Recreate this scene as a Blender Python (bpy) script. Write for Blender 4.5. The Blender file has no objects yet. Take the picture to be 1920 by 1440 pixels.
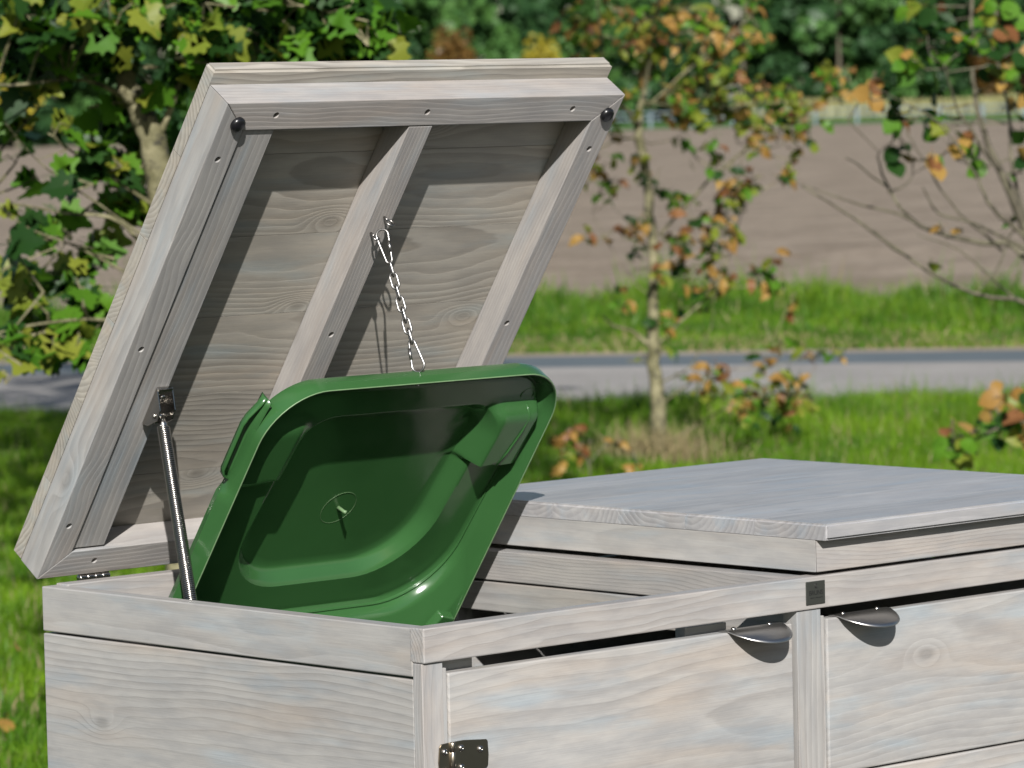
import bpy, bmesh, math, random
import numpy as np
from mathutils import Vector, Matrix, Quaternion
random.seed(7); rng = np.random.default_rng(7)
PI = math.pi
S = bpy.context.scene
COL = S.collection

# ------------------------------------------------------------------ camera
RZ = 1.2                                   # height of the shed's top rail above the ground
CAM = Vector((-3.4464, -3.9309, .6447 + RZ)); yaw, pit, rol, FPX = -.7421, -.0659, -.0234, 8002.08
CF = Vector((-math.sin(yaw)*math.cos(pit), math.cos(yaw)*math.cos(pit), math.sin(pit)))
r0 = CF.cross(Vector((0, 0, 1))).normalized(); u0 = r0.cross(CF)
CR = math.cos(rol)*r0 + math.sin(rol)*u0; CU = -math.sin(rol)*r0 + math.cos(rol)*u0
cd = bpy.data.cameras.new('camera'); cam = bpy.data.objects.new('camera', cd); COL.objects.link(cam)
cam.matrix_world = Matrix(((CR.x, CU.x, -CF.x, CAM.x), (CR.y, CU.y, -CF.y, CAM.y), (CR.z, CU.z, -CF.z, CAM.z), (0, 0, 0, 1)))
cd.sensor_width = 36; cd.lens = FPX/1920*36; cd.clip_start = .05; cd.clip_end = 5000
cd.dof.use_dof = True; cd.dof.focus_distance = 5.45; cd.dof.aperture_fstop = 13.0; cd.dof.aperture_blades = 9
S.camera = cam

# ------------------------------------------------------------------ light
TO_SUN = Vector((-.540, -.672, .507)).normalized()
w = bpy.data.worlds.new('World'); S.world = w; w.use_nodes = True
nt = w.node_tree; nt.nodes.clear()
sky = nt.nodes.new('ShaderNodeTexSky'); sky.sky_type = 'NISHITA'; sky.sun_disc = False
sky.sun_elevation = math.asin(TO_SUN.z); sky.sun_rotation = math.atan2(TO_SUN.x, TO_SUN.y)
bg = nt.nodes.new('ShaderNodeBackground'); bg.inputs[1].default_value = .05
wo = nt.nodes.new('ShaderNodeOutputWorld'); nt.links.new(sky.outputs[0], bg.inputs[0]); nt.links.new(bg.outputs[0], wo.inputs[0])
sl = bpy.data.lights.new('sun', 'SUN'); sl.energy = 5.0; sl.angle = math.radians(.5); sl.color = (1, .972, .935)
so = bpy.data.objects.new('sun', sl); COL.objects.link(so); so.rotation_euler = (-TO_SUN).to_track_quat('-Z', 'Y').to_euler()
so.location = (0, 0, 30)
S.view_settings.view_transform = 'Standard'; S.view_settings.look = 'None'; S.view_settings.exposure = .72; S.view_settings.gamma = 1
S.view_settings.use_curve_mapping = False

def at(x, y, depth):
    """point seen at picture position x,y (1920 wide) at a distance along the view axis"""
    return CAM + (CF + CR*((x-960)/FPX) + CU*((720-y)/FPX))*depth
def on_ground(x, y, z=0):
    d = CF + CR*((x-960)/FPX) + CU*((720-y)/FPX)
    return CAM + d*((z-CAM.z)/d.z)

# ------------------------------------------------------------------ materials
KA = .58
def alb(c): return tuple(KA*a for a in c)
def mat(name):
    m = bpy.data.materials.new(name); m.use_nodes = True
    return m, m.node_tree, m.node_tree.nodes['Principled BSDF']
def N(nt, t, **k):
    n = nt.nodes.new(t)
    for a, b in k.items(): setattr(n, a, b)
    return n
def M(nt, op, a, b=None, c=None):
    n = N(nt, 'ShaderNodeMath', operation=op)
    for i, v in enumerate((a, b, c)):
        if v is None: continue
        if isinstance(v, (int, float)): n.inputs[i].default_value = v
        else: nt.links.new(v, n.inputs[i])
    return n.outputs[0]
def mix(nt, f, a, b, bt='MIX'):
    n = N(nt, 'ShaderNodeMix', data_type='RGBA', blend_type=bt)
    for i, v in ((0, f), (6, a), (7, b)):
        if isinstance(v, (int, float)): n.inputs[i].default_value = v
        elif isinstance(v, tuple): n.inputs[i].default_value = (*v, 1)
        else: nt.links.new(v, n.inputs[i])
    return n.outputs[2]
def noise(nt, vec, scale, detail=3, rough=.5, dist=0):
    n = N(nt, 'ShaderNodeTexNoise'); nt.links.new(vec, n.inputs['Vector'])
    n.inputs['Scale'].default_value = scale; n.inputs['Detail'].default_value = detail
    n.inputs['Roughness'].default_value = rough; n.inputs['Distortion'].default_value = dist
    return n.outputs['Fac']
def mrange(nt, v, a, b, c=0., d=1.):
    n = N(nt, 'ShaderNodeMapRange', interpolation_type='SMOOTHSTEP'); nt.links.new(v, n.inputs[0])
    for i, x in enumerate((a, b, c, d)): n.inputs[i+1].default_value = x
    return n.outputs[0]

def wood(name, light, dark, spacing=.0075, contrast=.75, warm=.5, knots=1.0, stave=0):
    light, dark = alb(light), alb(dark)
    m, nt, p = mat(name)
    tc = N(nt, 'ShaderNodeTexCoord'); oi = N(nt, 'ShaderNodeObjectInfo')
    sep = N(nt, 'ShaderNodeSeparateXYZ'); nt.links.new(tc.outputs['Object'], sep.inputs[0])
    x, y, z = sep.outputs; rnd = oi.outputs['Random']
    off = M(nt, 'MULTIPLY', rnd, 57.)
    cb = N(nt, 'ShaderNodeCombineXYZ'); nt.links.new(M(nt, 'ADD', x, off), cb.inputs[0]); nt.links.new(M(nt, 'ADD', y, off), cb.inputs[1]); nt.links.new(z, cb.inputs[2])
    P = cb.outputs[0]
    def sc(v, s):
        n = N(nt, 'ShaderNodeVectorMath', operation='MULTIPLY'); nt.links.new(v, n.inputs[0]); n.inputs[1].default_value = s; return n.outputs[0]
    # heart of the log: off to one side of the board, different in each
    cy = M(nt, 'MULTIPLY_ADD', M(nt, 'FRACT', M(nt, 'MULTIPLY', rnd, 7.31)), .16, -.08)
    cz = M(nt, 'MULTIPLY_ADD', M(nt, 'FRACT', M(nt, 'MULTIPLY', rnd, 3.77)), .05, .045)
    dy = M(nt, 'SUBTRACT', y, cy); dz = M(nt, 'ADD', z, cz)
    r = M(nt, 'SQRT', M(nt, 'ADD', M(nt, 'MULTIPLY', dy, dy), M(nt, 'MULTIPLY', dz, dz)))
    n1 = noise(nt, sc(P, (2.2, 7, 7)), 1., 1.5, .4)
    n2 = noise(nt, sc(P, (9., 40, 40)), 1., 2, .5)
    r = M(nt, 'ADD', r, M(nt, 'MULTIPLY', M(nt, 'SUBTRACT', n1, .5), .052))
    r = M(nt, 'ADD', r, M(nt, 'MULTIPLY', M(nt, 'SUBTRACT', n2, .5), .006))
    vo = N(nt, 'ShaderNodeTexVoronoi', feature='F1', voronoi_dimensions='2D'); nt.links.new(sc(P, (3.1, 6.5, 6.5)), vo.inputs['Vector']); vo.inputs['Scale'].default_value = 1.
    kd = vo.outputs['Distance']
    kc = N(nt, 'ShaderNodeSeparateColor'); nt.links.new(vo.outputs['Color'], kc.inputs[0])
    on = M(nt, 'MULTIPLY', M(nt, 'GREATER_THAN', kc.outputs[0], .76), knots)
    k = M(nt, 'MULTIPLY', mrange(nt, kd, .0, .27, 1., 0.), on)
    r = M(nt, 'ADD', r, M(nt, 'MULTIPLY', M(nt, 'MULTIPLY', k, k), .026))
    g = M(nt, 'FRACT', M(nt, 'DIVIDE', r, spacing))
    line = M(nt, 'MULTIPLY', mrange(nt, g, .05, .86, 0., 1.), mrange(nt, g, .88, 1., 1., 0.))
    fib = noise(nt, sc(P, (14, 620, 620)), 1., 2, .6)
    amp = M(nt, 'MULTIPLY', mrange(nt, noise(nt, sc(P, (1.5, 9, 9)), 1., 2), .3, .7, .35, 1.), contrast)
    c = mix(nt, M(nt, 'MULTIPLY', line, amp), light, dark)
    tw = mrange(nt, noise(nt, sc(P, (3., 22, 22)), 1., 3), .45, .8, 0, 1)
    tb = mrange(nt, noise(nt, sc(P, (4.2, 26, 26)), 1.13, 3, .5), .5, .8, 0, 1)
    c = mix(nt, M(nt, 'MULTIPLY', tw, warm*.75), c, tuple(a*b for a, b in zip(light, (1.03, .89, .77))))
    c = mix(nt, M(nt, 'MULTIPLY', tb, .85), c, tuple(a*b for a, b in zip(light, (.82, .95, 1.06))))
    kn = M(nt, 'MULTIPLY', mrange(nt, kd, .018, .07, 1., 0.), on)
    c = mix(nt, M(nt, 'MULTIPLY', kn, .45), c, tuple(a*.62 for a in dark))
    c = mix(nt, .55, c, mix(nt, fib, (.74, .74, .74), (1.18, 1.18, 1.18)), 'MULTIPLY')
    blo = noise(nt, sc(P, (7, 28, 28)), 1.7, 4, .6); c = mix(nt, .6, c, mix(nt, mrange(nt, blo, .3, .7), (.82, .83, .85), (1.12, 1.11, 1.09)), 'MULTIPLY')
    big = mrange(nt, noise(nt, sc(P, (1.1, 5, 5)), .8, 2), .3, .7, .92, 1.06)
    vm = N(nt, 'ShaderNodeVectorMath', operation='SCALE'); nt.links.new(c, vm.inputs[0]); nt.links.new(M(nt, 'MULTIPLY', big, M(nt, 'MULTIPLY_ADD', rnd, .08, .96)), vm.inputs['Scale'])
    nt.links.new(vm.outputs[0], p.inputs['Base Color'])
    p.inputs['Roughness'].default_value = .47; p.inputs['Specular IOR Level'].default_value = .5
    b = N(nt, 'ShaderNodeBump'); b.inputs['Strength'].default_value = .35; b.inputs['Distance'].default_value = .0006
    nt.links.new(M(nt, 'ADD', M(nt, 'MULTIPLY', fib, .7), M(nt, 'MULTIPLY', line, -.8)), b.inputs['Height']); nt.links.new(b.outputs[0], p.inputs['Normal'])
    return m
W_GREY = wood('white_washed_softwood', (.515, .502, .485), (.36, .342, .325), .0100, .55, .8)
W_PINK = wood('white_washed_batten', (.50, .475, .455), (.385, .35, .325), .0048, .55, .8, .5)
W_PANEL = wood('white_washed_panel', (.525, .488, .425), (.325, .295, .25), .0068, .85, .5, 1.)

def simple(name, col, rough=.5, metal=0, bump=0, bscale=200, var=0, spec=.5):
    col = alb(col) if not metal else tuple(.78*a for a in col)
    m, nt, p = mat(name)
    p.inputs['Roughness'].default_value = rough; p.inputs['Metallic'].default_value = metal; p.inputs['Specular IOR Level'].default_value = spec
    tc = N(nt, 'ShaderNodeTexCoord')
    if var:
        c = mix(nt, noise(nt, tc.outputs['Object'], bscale*.1, 4), tuple(a*(1-var) for a in col), tuple(a*(1+var) for a in col)); nt.links.new(c, p.inputs['Base Color'])
    else: p.inputs['Base Color'].default_value = (*col, 1)
    if bump:
        b = N(nt, 'ShaderNodeBump'); b.inputs['Strength'].default_value = bump; b.inputs['Distance'].default_value = .001
        nt.links.new(noise(nt, tc.outputs['Object'], bscale, 3), b.inputs['Height']); nt.links.new(b.outputs[0], p.inputs['Normal'])
    return m
CHAINST = simple('chain_steel', (.36, .35, .34), .34, 1, .05, 300)
STEEL = simple('stainless_steel', (.5, .48, .45), .24, 1, .05, 300)
BRUSHED = simple('brushed_steel', (.55, .54, .52), .33, 1, .1, 500)
DARKST = simple('dark_polished_steel', (.44, .39, .32), .3, 1, .04, 90, .12)
BLACK = simple('black_rubber', (.012, .012, .014), .28)
PLATE = simple('dark_badge_plate', (.085, .088, .078), .4, .6, 0, 300, .05)
INK = simple('badge_print', (.012, .012, .011), .6)
HOLE = simple('screw_steel_dull', (.25, .22, .19), .45, .8)
def plastic():
    m, nt, p = mat('green_plastic'); tc = N(nt, 'ShaderNodeTexCoord'); o = tc.outputs['Object']
    c = mix(nt, noise(nt, o, 9, 4), alb((.040, .130, .038)), alb((.052, .158, .048)))
    sc = mrange(nt, noise(nt, o, 60, 6, .75), .66, .8); c = mix(nt, M(nt, 'MULTIPLY', sc, .05), c, (.13, .18, .11))
    nt.links.new(c, p.inputs['Base Color']); nt.links.new(mrange(nt, noise(nt, o, 25, 4), .3, .7, .13, .24), p.inputs['Roughness'])
    b = N(nt, 'ShaderNodeBump'); b.inputs['Strength'].default_value = .12; b.inputs['Distance'].default_value = .002
    nt.links.new(noise(nt, o, 18, 3), b.inputs['Height']); nt.links.new(b.outputs[0], p.inputs['Normal'])
    return m
GREEN = plastic()
SCUFF = simple('worn_green_edge', (.20, .33, .16), .45, 0, 0, 400, .3)

def leafmat(name, col, col2, trans=.35, patch=0):
    col, col2 = alb(col), alb(col2)
    m, nt, p = mat(name); tc = N(nt, 'ShaderNodeTexCoord'); oi = N(nt, 'ShaderNodeObjectInfo')
    g = N(nt, 'ShaderNodeNewGeometry')
    f = M(nt, 'FRACT', M(nt, 'ADD', oi.outputs['Random'], g.outputs['Random Per Island']))
    n = noise(nt, tc.outputs['Object'], 14, 3)
    c = mix(nt, M(nt, 'ADD', M(nt, 'MULTIPLY', f, .65), M(nt, 'MULTIPLY', n, .4)), col, col2)
    if patch:
        pn = mrange(nt, noise(nt, tc.outputs['Object'], 1.1, 4, .65), .38, .62)
        c = mix(nt, 1., c, mix(nt, pn, (.58, .72, .75), (1.3, 1.2, .95)), 'MULTIPLY')
    nt.links.new(c, p.inputs['Base Color']); p.inputs['Roughness'].default_value = .45; p.inputs['Specular IOR Level'].default_value = .22
    t = N(nt, 'ShaderNodeBsdfTranslucent'); nt.links.new(mix(nt, .5, c, tuple(min(1, a*1.9) for a in col2)), t.inputs[0])
    ms = N(nt, 'ShaderNodeMixShader'); ms.inputs[0].default_value = trans
    nt.links.new(p.outputs[0], ms.inputs[1]); nt.links.new(t.outputs[0], ms.inputs[2])
    nt.links.new(ms.outputs[0], nt.nodes['Material Output'].inputs[0])
    return m
L_DARK = leafmat('leaf_dark_green', (.018, .062, .014), (.035, .10, .016))
L_GREEN = leafmat('leaf_green', (.07, .21, .018), (.15, .33, .022))
L_YG = leafmat('leaf_yellow_green', (.17, .26, .025), (.32, .34, .045))
L_OR = leafmat('leaf_orange', (.34, .17, .035), (.52, .33, .09), .25)
L_BR = leafmat('leaf_brown', (.17, .065, .022), (.32, .15, .06), .15)
G_A = leafmat('grass_blade', (.07, .20, .012), (.28, .48, .03), .45, 1)
G_B = leafmat('tall_grass_blade', (.06, .20, .02), (.26, .43, .035), .45, 1)
G_S = leafmat('dry_grass', (.34, .27, .13), (.50, .42, .23), .3)
def bark(name, a, b, c):
    a, b, c = alb(a), alb(b), alb(c)
    m, nt, p = mat(name); tc = N(nt, 'ShaderNodeTexCoord'); o = tc.outputs['Object']
    x = mix(nt, mrange(nt, noise(nt, o, 9, 5, .6), .35, .65), a, b); x = mix(nt, mrange(nt, noise(nt, o, 24, 4, .7), .52, .62), x, c)
    nt.links.new(x, p.inputs['Base Color']); p.inputs['Roughness'].default_value = .85
    bp = N(nt, 'ShaderNodeBump'); bp.inputs['Distance'].default_value = .01; nt.links.new(noise(nt, o, 40, 4), bp.inputs['Height']); nt.links.new(bp.outputs[0], p.inputs['Normal'])
    return m
BARK = bark('pale_mossy_bark', (.13, .12, .05), (.33, .30, .17), (.05, .045, .025))
BARK2 = bark('grey_bark', (.10, .085, .055), (.22, .20, .13), (.04, .035, .02))

def ground_mat(name, a, b, sc=1., sc2=8., stretch=(1, 1, 1), rough=.9, bump=.5, bd=.02, rot=0):
    a, b = alb(a), alb(b)
    m, nt, p = mat(name); tc = N(nt, 'ShaderNodeTexCoord'); mp = N(nt, 'ShaderNodeMapping')
    nt.links.new(tc.outputs['Object'], mp.inputs[0]); mp.inputs['Scale'].default_value = stretch; mp.inputs['Rotation'].default_value = (0, 0, rot)
    v = mp.outputs[0]
    f = M(nt, 'ADD', M(nt, 'MULTIPLY', noise(nt, v, sc, 5, .65), .55), M(nt, 'MULTIPLY', noise(nt, v, sc2, 6, .7), .45))
    nt.links.new(mix(nt, mrange(nt, f, .36, .64), a, b), p.inputs['Base Color']); p.inputs['Roughness'].default_value = rough
    p.inputs['Specular IOR Level'].default_value = .2
    bp = N(nt, 'ShaderNodeBump'); bp.inputs['Strength'].default_value = bump; bp.inputs['Distance'].default_value = bd
    nt.links.new(f, bp.inputs['Height']); nt.links.new(bp.outputs[0], p.inputs['Normal'])
    return m
ROT = math.atan2(.785, -.62)
GROUND = ground_mat('grassy_soil', (.03, .08, .010), (.08, .17, .018), .6, 6)
MEADOW = ground_mat('far_meadow', (.055, .15, .03), (.10, .22, .05), .05, .6)
SOIL = ground_mat('harrowed_soil', (.235, .185, .135), (.45, .37, .285), .35, 5, (1, 4, 1), .95, 1., .03, -ROT)
ADDED_DARK = ground_mat('added_dark_gravel', (.045, .045, .046), (.075, .075, .076), 3, 90, (1, 1, 1), .95, .8, .01)  # for the invented out-of-view ground, dark to keep bounce light low
ROAD = ground_mat('worn_road_surface', (.37, .35, .325), (.48, .455, .425), .9, 60, (1, 1, 1), .85, .5, .004)
TAR = ground_mat('tarred_strip', (.14, .17, .185), (.19, .22, .235), .8, 60, (1, 1, 1), .7, .4, .003)
SAND = ground_mat('sandy_shoulder', (.36, .29, .21), (.50, .42, .33), 2, 30)
CROP = leafmat('pale_crop', (.34, .34, .13), (.50, .48, .24), .2)
F_DK = leafmat('forest_dark', (.026, .075, .028), (.055, .135, .042), .15)
F_MD = leafmat('forest_mid', (.055, .15, .04), (.11, .24, .055), .15)
F_YL = leafmat('forest_yellow', (.36, .32, .03), (.55, .45, .05), .25)
F_BR = leafmat('forest_russet', (.14, .07, .02), (.22, .13, .03), .2)
FPOST = simple('fence_post_paint', (.30, .38, .44), .7)

# ------------------------------------------------------------------ object helpers
def tag(o, label=None, cat=None, group=None, kind=None):
    if label: o['label'] = label
    if cat: o['category'] = cat
    if group: o['group'] = group
    if kind: o['kind'] = kind
    return o
def empty(name, loc=(0, 0, 0), rot=None, parent=None):
    o = bpy.data.objects.new(name, None); COL.objects.link(o); o.empty_display_size = .1
    o.location = loc
    if rot is not None: o.rotation_euler = rot.to_euler()
    if parent: o.parent = parent
    return o
AX = {'x': Matrix.Identity(3), 'y': Matrix(((0, -1, 0), (1, 0, 0), (0, 0, 1))), 'z': Matrix(((0, 0, 1), (0, 1, 0), (-1, 0, 0))).transposed()}
AX['z'] = Matrix(((0, 1, 0), (0, 0, 1), (1, 0, 0)))          # columns: local x -> z
AX['y'] = Matrix(((0, 0, 1), (1, 0, 0), (0, 1, 0)))          # local x -> y, local y -> z, local z -> x
AX['X'] = Matrix(((1, 0, 0), (0, 0, -1), (0, 1, 0)))         # local x -> x, local y -> z
AX['Y'] = Matrix(((0, -1, 0), (1, 0, 0), (0, 0, 1)))         # local x -> y, local z stays
def obj(name, bm, m, parent=None, axis=None, smooth=False):
    """link bm (given in the parent's coordinates) as one mesh object, its own origin in its middle, local x along axis"""
    me = bpy.data.meshes.new(name)
    if axis and len(bm.verts):
        cs = [v.co for v in bm.verts]
        c = Vector([(min(k[i] for k in cs)+max(k[i] for k in cs))/2 for i in range(3)])
        R = AX[axis]; Ri = R.transposed()
        for v in bm.verts: v.co = Ri @ (v.co - c)
    bm.to_mesh(me); bm.free()
    o = bpy.data.objects.new(name, me); COL.objects.link(o)
    if axis: o.location = c; o.rotation_euler = R.to_euler()
    if parent: o.parent = parent
    for mm in (m if isinstance(m, (list, tuple)) else [m]): me.materials.append(mm)
    if smooth: me.polygons.foreach_set('use_smooth', [True]*len(me.polygons))
    return o
def hexa(pts, bevel=0, seg=2):
    bm = bmesh.new(); v = [bm.verts.new(p) for p in pts]
    for f in ((0, 3, 2, 1), (4, 5, 6, 7), (0, 1, 5, 4), (1, 2, 6, 5), (2, 3, 7, 6), (3, 0, 4, 7)): bm.faces.new([v[i] for i in f])
    bmesh.ops.recalc_face_normals(bm, faces=bm.faces)
    if bevel: bmesh.ops.bevel(bm, geom=list(bm.edges), offset=bevel, segments=seg, affect='EDGES', profile=.5)
    return bm
def box(x0, x1, y0, y1, z0, z1, bevel=.0012, seg=2):
    return hexa([(x0, y0, z0), (x1, y0, z0), (x1, y1, z0), (x0, y1, z0), (x0, y0, z1), (x1, y0, z1), (x1, y1, z1), (x0, y1, z1)], bevel, seg)
def add_tube(bm, pts, rad, seg=8, closed=False, cap=True):
    pts = [Vector(p) for p in pts]; n = len(pts)
    rads = rad if isinstance(rad, (list, tuple)) else [rad]*n
    rings = []; nrm = None
    for i in range(n):
        t = (pts[(i+1) % n]-pts[i-1]) if closed else (pts[min(i+1, n-1)]-pts[max(i-1, 0)])
        t.normalize()
        if nrm is None:
            nrm = t.orthogonal().normalized()
        nrm = (nrm - t*nrm.dot(t)).normalized(); b = t.cross(nrm)
        rings.append([bm.verts.new(pts[i]+(nrm*math.cos(2*PI*k/seg)+b*math.sin(2*PI*k/seg))*rads[i]) for k in range(seg)])
    for i in range(n if closed else n-1):
        a, b = rings[i], rings[(i+1) % n]
        sh = 0
        if closed and i == n-1:
            sh = min(range(seg), key=lambda s: sum((a[k].co-b[(k+s) % seg].co).length for k in range(seg)))
        for k in range(seg): bm.faces.new((a[k], a[(k+1) % seg], b[(k+1+sh) % seg], b[(k+sh) % seg]))
    if cap and not closed:
        bm.faces.new(rings[0][::-1]); bm.faces.new(rings[-1])
    return bm
def tube(pts, rad, seg=8, closed=False): return add_tube(bmesh.new(), pts, rad, seg, closed)
def lathe(prof, M4, seg=20):
    bm = bmesh.new(); rings = []
    for r, z in prof:
        rings.append([bm.verts.new(M4 @ Vector((r*math.cos(2*PI*k/seg), r*math.sin(2*PI*k/seg), z))) for k in range(seg)] if r > 1e-6 else [bm.verts.new(M4 @ Vector((0, 0, z)))])
    for a, b in zip(rings, rings[1:]):
        for k in range(seg):
            if len(a) == 1 and len(b) == 1: continue
            if len(b) == 1: bm.faces.new((a[k], a[(k+1) % seg], b[0]))
            elif len(a) == 1: bm.faces.new((a[0], b[(k+1) % seg], b[k]))
            else: bm.faces.new((a[k], a[(k+1) % seg], b[(k+1) % seg], b[k]))
    bmesh.ops.recalc_face_normals(bm, faces=bm.faces)
    return bm
def frame_to(loc, zdir):
    q = Vector(zdir).normalized().to_track_quat('Z', 'Y'); return Matrix.Translation(Vector(loc)) @ q.to_matrix().to_4x4()

# ------------------------------------------------------------------ the ground, road and field
n2 = Vector((.785, .62, 0)).normalized(); d2 = Vector((-.62, .785, 0)).normalized()
def gp(n, d, z=0): p = n2*n + d2*d; return (p.x, p.y, z)
def sheet(name, pts, m, kind='structure'):
    bm = bmesh.new(); bm.faces.new([bm.verts.new(p) for p in pts]); bmesh.ops.recalc_face_normals(bm, faces=bm.faces)
    if bm.faces[:][0].normal.z < 0: bmesh.ops.reverse_faces(bm, faces=bm.faces)
    return tag(obj(name, bm, m), kind=kind)
sheet('ground', [(-2500, -2500, 0), (2500, -2500, 0), (2500, 2500, 0), (-2500, 2500, 0)], GROUND)
sheet('road', [gp(19.2, -60, .008), gp(24.0, -60, .008), gp(24.0, 90, .008), gp(19.2, 90, .008)], ROAD)
sheet('road_edge_strip', [gp(24.0, -60, .008), gp(25.25, -60, .008), gp(25.25, 90, .008), gp(24.0, 90, .008)], TAR)
sheet('road_shoulder', [gp(25.25, -60, .004), gp(25.75, -60, .004), gp(25.75, 90, .004), gp(25.25, 90, .004)], SAND)
sheet('far_meadow', [gp(254, -200, .012), gp(400, -200, .012), gp(400, 200, .012), gp(200, 200, .012), gp(200, 84, .012), gp(254, 27, .012)], MEADOW)
def far_n(dd): return max(200, 255-max(0, dd-26)*.95)
sheet('added_dark_ground', [(-7, -12, .02), (9, -12, .02), (9, 2.2, .02), (-2.2, 2.2, .02), (-7, 0, .02)], ADDED_DARK)  # unseen ground, added so shaded wood picks up no green bounce
def field():
    bm = bmesh.new(); NN, DD = 260, 70; g = []
    for i in range(NN+1):
        t = i/NN; row = []
        for j in range(DD+1):
            s = j/DD; dd = -120+260*s
            far = far_n(dd)
            n = 29.8+(far-29.8)*t**2.2
            z = .016+.012*math.sin(n*5.3+.3*math.sin(dd*.7))+random.random()*.04
            row.append(bm.verts.new(gp(n+random.uniform(-.04, .04), dd, z)))
        g.append(row)
    for i in range(NN):
        for j in range(DD): bm.faces.new((g[i][j], g[i][j+1], g[i+1][j+1], g[i+1][j]))
    bmesh.ops.recalc_face_normals(bm, faces=bm.faces)
    return tag(obj('field', bm, SOIL, smooth=True), kind='structure')
field()

def tri_mesh(name, V, F, mats, mi=None, smooth=False):
    """big triangle mesh straight from arrays"""
    me = bpy.data.meshes.new(name); nv, nf = len(V), len(F)
    me.vertices.add(nv); me.vertices.foreach_set('co', np.asarray(V, np.float32).ravel())
    me.loops.add(nf*3); me.loops.foreach_set('vertex_index', np.asarray(F, np.int32).ravel())
    me.polygons.add(nf); me.polygons.foreach_set('loop_start', np.arange(0, nf*3, 3, dtype=np.int32))
    try: me.polygons.foreach_set('loop_total', np.full(nf, 3, np.int32))
    except Exception: pass
    for m in mats: me.materials.append(m)
    if mi is not None: me.polygons.foreach_set('material_index', np.asarray(mi, np.int32))
    me.update(calc_edges=True); me.validate()
    o = bpy.data.objects.new(name, me); COL.objects.link(o)
    return o
def blades(name, P, H, W_, mats, mi=None, lean=.35):
    n = len(P); a = rng.uniform(0, 2*PI, n); side = np.stack([np.cos(a), np.sin(a), 0*a], 1)
    b = rng.uniform(0, 2*PI, n); ln = np.abs(rng.normal(0, lean, n))
    ld = np.stack([np.cos(b)*ln, np.sin(b)*ln, 0*b], 1)
    H = H[:, None]; W_ = W_[:, None]; up = np.array([[0, 0, 1.]])
    v0 = P-side*W_/2; v1 = P+side*W_/2
    m = P+up*H*.55+ld*H*.25; v2 = m-side*W_*.42; v3 = m+side*W_*.42
    v4 = P+up*H*(1-.25*ln[:, None])+ld*H*.9
    V = np.stack([v0, v1, v2, v3, v4], 1).reshape(-1, 3)
    base = (np.arange(n)*5)[:, None]
    F = np.concatenate([base+[[0, 1, 3]], base+[[0, 3, 2]], base+[[2, 3, 4]]], 1).reshape(-1, 3)
    mm = None if mi is None else np.repeat(mi, 3)
    return tri_mesh(name, V, F, mats, mm)
CN = CAM.dot(n2); CD = CAM.dot(d2)
def patches(P, s):        # cheap value noise for clumpy heights
    x, y = P[:, 0]/s, P[:, 1]/s
    return .5+.25*(np.sin(x*1.9+1.3*np.sin(y*1.1))+np.sin(y*2.3+1.7*np.sin(x*.9+2)))
def grass_pts(n0, n1, lo, hi, dens):
    A = (n1-n0)*(hi-lo)*1.0; n = int(A*dens)
    nn = rng.uniform(n0, n1, n); dd = rng.uniform(lo, hi, n)
    return np.stack([n2.x*nn+d2.x*dd, n2.y*nn+d2.y*dd, 0*nn], 1), nn, dd
def px_of(P):
    D = P-np.array(CAM); z = D@np.array(CF); return 960+FPX*(D@np.array(CR))/z
# near lawn, from beside the shed to the road
Ps = []
P, nn, dd = grass_pts(4.5, 19.6, -3, 9, 6200); px = px_of(P)
keep = ((nn > 13.2) & (px > -250) & (px < 2150)) | ((px > -260) & (px < 380)); keep |= rng.random(len(P)) < .03
P = P[keep]; nn = nn[keep]
pt = patches(P, .5)*.6+patches(P, 2.1)*.4
edge = np.clip((nn-15.5)/2.0, 0, 1)*np.clip((19.9-nn)/1.2, .35, 1)
H = (.045+.075*pt+.10*edge*pt)*rng.uniform(.5, 1.4, len(P))
H *= np.where(rng.random(len(P)) < .05, rng.uniform(1.3, 1.8, len(P)), 1.)
mi = (rng.random(len(P)) < .07).astype(int)
tag(blades('lawn_grass', P, H, rng.uniform(.005, .010, len(P)), [G_A, G_S], mi, .5), 'green lawn grass growing from the shed to the near road edge', 'grass', kind='stuff')
# far verge
P, nn, dd = grass_pts(25.7, 30.6, -6, 14, 3600); px = px_of(P); P = P[(px > -350) & (px < 2250)]; nn = P@np.array(n2)
pt = patches(P, .9)*.55+patches(P, .35)*.45
t = np.clip((nn-25.7)/3.5, 0, 1)
H = (.05+.30*t*(.15+pt*pt*1.3))*rng.uniform(.5, 1.25, len(P))
H *= np.where(rng.random(len(P)) < .05, rng.uniform(1.3, 1.9, len(P)), 1.)
mi = (rng.random(len(P)) < .05).astype(int); mi[(nn < 26.6) & (rng.random(len(P)) < .25)] = 1
tag(blades('verge_grass', P, H, rng.uniform(.010, .022, len(P)), [G_B, G_S], mi, .5), 'tall green verge grass between the road and the brown field', 'grass', kind='stuff')
# standing pale crop far away, on the right
P = []
bm = bmesh.new()
nC = 26000; nn = rng.uniform(328, 348, nC); dd = rng.uniform(-40, 36, nC)
P = np.stack([n2.x*nn+d2.x*dd, n2.y*nn+d2.y*dd, 0*nn], 1); P = P[px_of(P) > 1380]
H = (1.35+.3*patches(P, 7))*rng.uniform(.7, 1.1, len(P))
tag(blades('pale_crop', P, H, rng.uniform(.15, .35, len(P)), [CROP], None, .3), 'strip of pale yellow crop in front of the far forest', 'crop', kind='stuff')
bm.free()

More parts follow.
